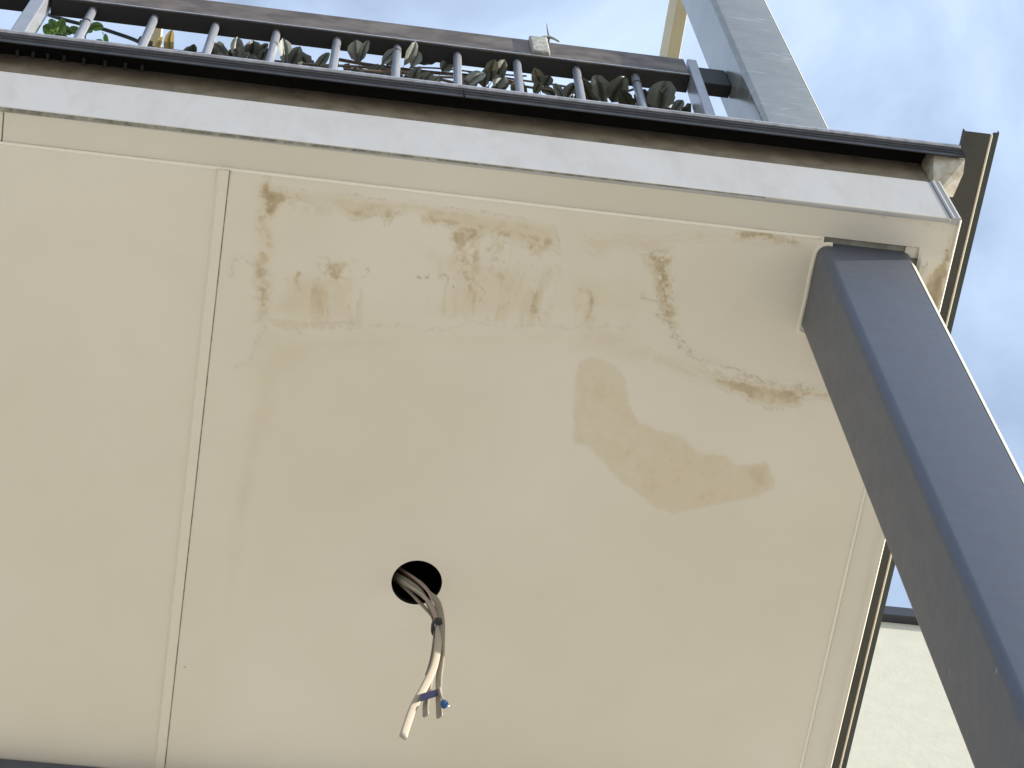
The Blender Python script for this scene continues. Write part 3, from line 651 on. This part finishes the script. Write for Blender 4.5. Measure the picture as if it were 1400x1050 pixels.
# wire ties round two balusters
for xb, dz in ((.8045-.1213*9, -.105), (.8045, -.06)):
    c_ = Vector((xb+LX*dz, 1.629+LY*dz, RZ+dz)); dv_ = Vector((LX, LY, 1))*.003
    part('wire_tie', sweep([c_-dv_, c_+dv_], .0099, 12, 1), M_alu, rail)
cl = part('joint_clamp', box(.590, .628, 1.602, 1.655, RZ+.012, RZ+.108, .004, 2), M_lich, rail)
tag(cl, 'lichen covered clamp on the top rail')
tw = empty('dried_twig', 'thin dry grey twig standing up on the rail clamp', 'twig', tuple(onY(750, 55, 1.62)))
pb = onY(751, 56, 1.62)
part('stalk', sweep([pb+Vector((-.002, 0, -.01)), pb+Vector((.001, 0, .03)), pb+Vector((0, -.004, .065)), pb+Vector((.002, -.004, .105))], [.0026, .0006], 6, 3), M_stem, tw)
part('seed_tuft', sweep([pb+Vector((-.020, 0, .002)), pb+Vector((0, -.004, .014)), pb+Vector((.022, 0, .004))], [.005, .002], 6, 3), M_lich, tw)

# ---------------------------------------------------------------- vine and plants on the balcony edge
def leaf_mesh(kind, L, Wd):
    """leaf in XY plane, base at origin, tip to +Y, folded on the midrib, lobed outline"""
    if kind == 0: prof = [(0, 0), (.10, .20), (.26, .44), (.45, .60), (.62, .66), (.78, .58), (.92, .36), (1, 0)]
    elif kind == 1: prof = [(0, 0), (.08, .36), (.22, .64), (.36, .74), (.48, .66), (.62, .72), (.80, .54), (.93, .34), (1, 0)]
    else: prof = [(0, 0), (.12, .18), (.30, .38), (.50, .50), (.70, .46), (.86, .30), (.95, .15), (1, 0)]
    V = []; fs = []; n = len(prof)
    for i, (t, w_) in enumerate(prof):
        y = t*L; bend = -.18*L*t*t
        V.append((0, y, bend))
    for s in (-1, 1):
        for i, (t, w_) in enumerate(prof[1:-1]):
            y = t*L; V.append((s*w_*Wd*.5, y+(-.01*L if i % 2 else .005*L), -.18*L*t*t+.12*Wd*w_+.01*L*math.sin(5*i)))
            V.append((s*w_*Wd, y+(-.02*L if i % 2 else .01*L), -.18*L*t*t+.17*Wd*w_+.02*L*math.sin(3*i+s)))
    for si, s in enumerate((-1, 1)):
        b = n+si*2*(n-2)
        for i in range(n-1):
            m0, m1 = i, i+1
            a0 = b+2*(i-1) if 0 < i < n-1 else None; a1 = b+2*i if i+1 < n-1 else None
            if a0 is None and a1 is not None: fs += [(m0, m1, a1), (m0, a1, a1+1)]
            elif a1 is None and a0 is not None: fs += [(m0, m1, a0), (a0, m1, a0+1)]
            elif a0 is not None: fs += [(m0, m1, a1, a0), (a0, a1, a1+1, a0+1)]
    b = len(V); V += [(-.014*L, 0, 0), (.014*L, 0, 0), (.05*L, -.34*L, -.05*L), (.022*L, -.34*L, -.05*L)]; fs.append((b, b+1, b+2, b+3))   # leaf stalk
    me = mesh(V, fs, True)
    return me
PX = 3.55e-4                                    # metres per photo pixel per metre of slant, roughly
def place_leaf(root, proto, x, y, Y, ang, size, tilt=None, m=None, name='leaf'):
    """base at photo point x,y on plane Y; ang in degrees clockwise from image up; size in photo px"""
    p = onY(x, y, Y); s = size*(p-Vector((0, 0, CZ))).length/F
    a = math.radians(ang); tip = (rt*math.sin(a)+up*math.cos(a)); nrm = -fw
    if tilt is None: tilt = (random.uniform(-.8, .8), random.uniform(-.5, .5))
    q = Matrix.Rotation(tilt[0], 3, tip) @ Matrix.Rotation(tilt[1], 3, nrm.cross(tip))
    tip = q @ tip; nrm = q @ nrm; sx = tip.cross(nrm)
    R = Matrix((sx, tip, nrm)).transposed().to_4x4()
    o = bpy.data.objects.new(name, proto[m]); C.objects.link(o); o.parent = root
    o.matrix_local = Matrix.Translation(p-root.location) @ R @ Matrix.Diagonal((s*random.uniform(.78, 1.2), s, s*random.uniform(.6, 1.8), 1))
    return o
def protos(mat, wd=.5):
    out = []
    for kd in range(3):
        me = leaf_mesh(kd, 1.0, wd*(1, .85, 1)[kd]); me.materials.append(mat); out.append(me)
    return out
P_ol, P_gr, P_fr, P_ye = protos(M_leaf, .58), protos(M_leafg, .55), protos(M_leafn, .55), protos(M_leafy)
vine = empty('trailing_vine', 'trailing vine of drab olive and grey leaves threaded behind the balusters', 'vine', tuple(onY(550, 100, 1.66)))
# main stems
def stem(L, r, root, m=M_stem, nm='stem'):
    return part(nm, sweep([onY(x, y, Y) for x, y, Y in L], r, 6, 3), m, root)
stem([(190, 62, 1.66), (260, 72, 1.65), (340, 80, 1.67), (420, 88, 1.65), (500, 92, 1.66), (580, 104, 1.65), (660, 108, 1.67), (740, 122, 1.65), (830, 132, 1.66), (930, 152, 1.65)], .0028, vine)
stem([(455, 80, 1.68), (500, 88, 1.67), (545, 94, 1.68), (600, 100, 1.67), (650, 104, 1.68), (700, 112, 1.66)], .0036, vine)
stem([(470, 94, 1.645), (520, 98, 1.65), (570, 100, 1.65), (620, 113, 1.65), (650, 112, 1.65)], .0030, vine)
stem([(640, 98, 1.66), (700, 108, 1.66), (760, 116, 1.66), (800, 124, 1.66)], .0022, vine)
stem([(560, 92, 1.69), (610, 94, 1.68), (660, 100, 1.69), (720, 104, 1.68)], .0018, vine)
stem([(790, 112, 1.67), (815, 124, 1.66), (850, 126, 1.66), (872, 120, 1.65)], .0026, vine)
G, O = P_gr, P_ol
LV = [ # x, y (leaf base), angle, size, proto set, kind, Y
 (204, 70, -30, 26, O, 1, 1.66), (214, 72, 20, 24, P_ye, 1, 1.66), (233, 70, 4, 26, P_ye, 1, 1.65), (188, 62, 60, 22, P_ye, 0, 1.67), (252, 74, 30, 20, O, 1, 1.66), (262, 76, 10, 18, O, 0, 1.66), (246, 74, 70, 22, O, 0, 1.67),
 (292, 80, -20, 26, O, 1, 1.66), (302, 78, -60, 26, O, 0, 1.67), (316, 78, -55, 30, G, 0, 1.66), (322, 80, 4, 34, G, 2, 1.64), (328, 80, 40, 32, G, 1, 1.66), (340, 84, 10, 26, O, 0, 1.66), (348, 84, 45, 30, O, 1, 1.66), (356, 84, 20, 28, O, 1, 1.65),
 (374, 88, -30, 24, G, 0, 1.67), (390, 90, -10, 34, G, 0, 1.66), (396, 90, 30, 30, G, 0, 1.66), (408, 92, -50, 26, O, 1, 1.67), (420, 94, -10, 36, O, 1, 1.66), (432, 96, 25, 32, O, 1, 1.65), (446, 96, 60, 24, O, 0, 1.66), (412, 92, 70, 30, O, 0, 1.66),
 (490, 84, -2, 30, G, 0, 1.655), (492, 84, 32, 32, G, 2, 1.65), (510, 98, 20, 22, O, 1, 1.66), (516, 98, -30, 20, O, 0, 1.66), (500, 96, 70, 22, O, 0, 1.66), (480, 92, -40, 18, O, 2, 1.66),
 (521, 88, 35, 30, G, 2, 1.65), (528, 88, 50, 24, G, 0, 1.65), (552, 88, 22, 32, G, 2, 1.65), (562, 90, 30, 34, G, 2, 1.652), (570, 86, 62, 24, G, 2, 1.66), (564, 112, 0, 28, O, 1, 1.65), (576, 114, 25, 26, O, 1, 1.65), (552, 108, -30, 22, O, 0, 1.66), (584, 114, 50, 18, G, 0, 1.66),
 (604, 96, 30, 26, G, 1, 1.66), (610, 96, 5, 22, G, 0, 1.67), (636, 118, 30, 38, G, 0, 1.65), (644, 112, 42, 24, O, 0, 1.66), (668, 110, 15, 34, O, 0, 1.65), (672, 110, 40, 36, O, 2, 1.65), (662, 118, 0, 26, O, 1, 1.66), (676, 120, 30, 26, G, 0, 1.66), (652, 116, -40, 22, O, 1, 1.66), (690, 122, -20, 20, O, 1, 1.66), (700, 124, 20, 24, O, 1, 1.66),
 (722, 126, -50, 22, O, 0, 1.66), (738, 120, -10, 26, O, 2, 1.66), (744, 118, 25, 16, O, 0, 1.66), (730, 128, 30, 20, O, 0, 1.66), (770, 132, -35, 26, G, 1, 1.66), (776, 132, 4, 34, O, 1, 1.65), (784, 136, 40, 22, O, 0, 1.65), (760, 130, -60, 20, O, 0, 1.66),
 (812, 136, -25, 34, O, 1, 1.66), (824, 138, 2, 40, O, 1, 1.65), (836, 138, 32, 34, O, 1, 1.65), (806, 138, -60, 24, O, 0, 1.66), (845, 142, 60, 24, G, 0, 1.66), (864, 146, -30, 32, O, 1, 1.655), (874, 146, 10, 26, O, 0, 1.66), (880, 150, -70, 26, O, 0, 1.66),
 (902, 150, 0, 44, O, 1, 1.65), (900, 148, 28, 32, O, 1, 1.655), (896, 148, -30, 30, O, 1, 1.655), (918, 154, 40, 26, G, 0, 1.66), (924, 158, 65, 24, O, 0, 1.66), (936, 160, 30, 14, O, 0, 1.66), (890, 152, 80, 22, O, 0, 1.66),
]
for x, y, a, s, ps, kd, Y in LV:
    place_leaf(vine, ps, x, y+2, Y, a+random.uniform(-6, 6), s*1.06*random.uniform(.85, 1.12), None, kd)
fillr = random.Random(3)
for i in range(135):          # low leaves just above the channel
    x = fillr.uniform(285, 905)
    if 462 < x < 476 or 850 < x < 856: continue
    y = 80+(x-285)*.128+fillr.uniform(-4, 6)
    place_leaf(vine, O if fillr.random() < .7 else G, x, y, fillr.uniform(1.64, 1.70), fillr.uniform(-90, 90), fillr.uniform(11, 21), (fillr.uniform(-.9, .9), fillr.uniform(-.8, .8)), fillr.randrange(3))
young = empty('young_plant', 'small fresh green plant at the left end of the railing', 'plant', tuple(onY(100, 60, 1.66)))
stem([(112, 58, 1.66), (108, 50, 1.66), (98, 44, 1.66)], .0012, young); stem([(116, 58, 1.66), (117, 46, 1.66), (118, 34, 1.66)], .0014, young)
stem([(66, 62, 1.66), (70, 52, 1.66), (76, 36, 1.66)], .0020, young); stem([(140, 44, 1.66), (144, 52, 1.66), (146, 62, 1.66)], .0008, young)
for x, y, a, s, kd in [(76, 46, -60, 20, 0), (76, 40, -20, 18, 1), (78, 44, 25, 20, 1), (76, 44, 150, 22, 1), (80, 46, 140, 18, 0), (72, 48, -110, 22, 0), (70, 44, 60, 22, 1), (78, 40, 100, 20, 0), (86, 46, 170, 16, 0), (112, 40, -105, 22, 2), (116, 38, -30, 12, 0), (118, 36, 40, 14, 0), (122, 40, -140, 16, 0), (124, 38, 70, 18, 1), (62, 50, -90, 9, 0), (128, 56, 110, 14, 0), (112, 40, 80, 16, 0), (147, 62, 2, 16, 2)]:
    place_leaf(young, P_fr, x, y, 1.655, a, s, (random.uniform(-.7, .7), random.uniform(-.5, .5)), kd)
cord = part('x', sweep([onY(x, y, 1.70) for x, y in ((66, 20), (88, 27), (112, 33), (135, 38), (160, 46), (185, 55), (215, 70))], .0042, 8, 3), M_cord, empty('slack_cord', 'dark grey cord sloping behind the left balusters', 'cord', tuple(onY(130, 37, 1.70))))
cord.name = 'cord_run'

# ---------------------------------------------------------------- rafters overhead
for (xa, ya, xb, yb, lab) in ((922, 70, 932, 0, 'cream rafter overhead next to the grey upper post'), (212, 44, 222, 0, 'cream rafter overhead glimpsed above the yellowed leaves')):
    zr = 6.9
    A = onZ(xa, ya, zr); r_ = empty('roof_rafter', lab, 'rafter', (A.x, WY, zr+CZ))
    part('rafter_body', box(A.x-.018, A.x+.017, 1.0, WY-.002, zr+CZ, zr+CZ+.13, .002), M_raft, r_)
    part('hanger', box(A.x-.026, A.x+.025, WY-.006, WY-.0022, zr+CZ-.02, zr+CZ+.13), M_gut, r_)

# ---------------------------------------------------------------- cables
cab = empty('cable_bundle', 'bundle of flat electrical cables hanging from the round soffit cut-out', 'cables', (HC[0], HC[1], H))
A3 = Vector((.75, -.62, .05)); 
def cpath(L): return [onY(x, y, Y) for x, y, Y in L]
def rib(L, wdl, wd, th, m, nm='cable'):
    return part(nm, ribbon(cpath(L), wdl, wd, th), m, cab)
Wr = Vector((.80, .55, .15)); Wm = Vector((.95, .2, .1))
inside = [(515, 770, 2.20), (530, 780, 2.19)]
p1 = [(500, 764, 2.22), (541, 789, 2.175), (562, 803, 2.165), (580, 816, 2.16), (594, 834, 2.155), (600, 854, 2.155), (599, 880, 2.155), (593, 912, 2.155), (580, 940, 2.155), (564, 970, 2.155), (551, 1008, 2.155)]
rib(p1, [Vector((.2, .9, 0))]*2+[Vector((.5, .8, 0))]*2+[Vector((.95, .35, .1))]*3+[Vector((.9, .42, .1))]*4, .0132, .0056, M_pvcw)
p2 = [(500, 758, 2.20), (540, 784, 2.17), (560, 796, 2.16), (578, 811, 2.16), (590, 832, 2.165), (596, 856, 2.165), (597, 885, 2.165), (594, 910, 2.165), (588, 932, 2.165), (584, 952, 2.165), (582, 964, 2.165), (582, 978, 2.165)]
rib(p2, [Vector((.3, .9, .2))]*4+[Vector((.7, -.6, 0))]*8, .0106, .0050, M_pvc)
p3 = [(510, 752, 2.19), (548, 779, 2.165), (566, 791, 2.155), (582, 804, 2.15), (598, 824, 2.15), (604, 850, 2.15), (604, 880, 2.158), (603, 905, 2.165), (600, 930, 2.165), (600, 955, 2.165), (601, 980, 2.165)]
rib(p3, [Vector((.4, .8, 0))]*4+[Vector((.75, -.5, 0))]*7, .0112, .0050, M_pvc)
p4 = [(498, 770, 2.21), (538, 792, 2.185), (556, 806, 2.175), (574, 824, 2.17), (590, 842, 2.17), (595, 858, 2.165), (594, 880, 2.17), (590, 905, 2.17), (584, 925, 2.172)]
rib(p4, [Vector((.5, .7, 0))]*9, .0100, .0046, M_pvcd)
part('earth_wire', sweep(cpath([(512, 748, 2.18), (546, 776, 2.155), (562, 787, 2.145), (578, 800, 2.140), (589, 818, 2.142), (593, 838, 2.148), (595, 856, 2.15)]), .0011, 6, 4), M_pink, cab)
# black tape wrap, blue tape tying the tails, blue connector
pt = onY(598.5, 858, 2.160); 
def wrap(c, rx, ry_, hh, axis_, m, nm):
    ax = axis_.normalized(); a = ax.cross(Vector((0, 1, 0))).normalized(); b = ax.cross(a); V = []; n = 16
    for s in (-1, 1):
        for kk in range(n):
            an = 2*math.pi*kk/n; V.append(c+ax*hh*s+a*rx*math.cos(an)+b*ry_*math.sin(an))
    me = mesh(V, [(i, (i+1) % n, n+(i+1) % n, n+i) for i in range(n)]+[tuple(range(n)), tuple(range(n, 2*n))], True); fix(me)
    return part(nm, me, m, cab)
wrap(pt, .0112, .0150, .0075, Vector((.05, 0, 1)), M_tape, 'tape_wrap')
part('tape_tail', box(pt.x+.0075, pt.x+.0105, pt.y-.004, pt.y-.003, pt.z-.002, pt.z+.006), M_tape, cab)
ta = onY(575, 954, 2.147); tb = onY(599, 946, 2.158)
dv = (tb-ta); nv = Vector((0, -1, 0)); hz = Vector((0, 0, .0095))
V = [ta-hz, tb-hz, tb+hz, ta+hz]; V += [v-nv*.0012 for v in V]
me = mesh(V, [(0, 1, 2, 3), (4, 7, 6, 5), (0, 4, 5, 1), (1, 5, 6, 2), (2, 6, 7, 3), (3, 7, 4, 0)]); fix(me)
part('blue_tape', me, M_btape, cab)
pc = onY(607, 963, 2.150)
part('wire_tail', sweep([onY(601, 940, 2.160), onY(603, 950, 2.155), pc+Vector((0, 0, .006))], .0017, 6, 3), M_pvcw, cab)
bmm = bmesh.new(); bmesh.ops.create_icosphere(bmm, subdivisions=2, radius=1)
for v in bmm.verts: v.co = Vector((v.co.x*.0062, v.co.y*.0055, v.co.z*.0125*(1 if v.co.z > 0 else .8)))+pc
me = bpy.data.meshes.new('m'); bmm.to_mesh(me); bmm.free()
for p in me.polygons: p.use_smooth = True
part('connector', me, M_conn, cab)
part('crimp', sweep([pc+Vector((.004, -.003, .006)), pc+Vector((.0072, -.004, -.006)), pc+Vector((.005, -.004, -.012))], .0014, 6, 3), M_metal, cab)
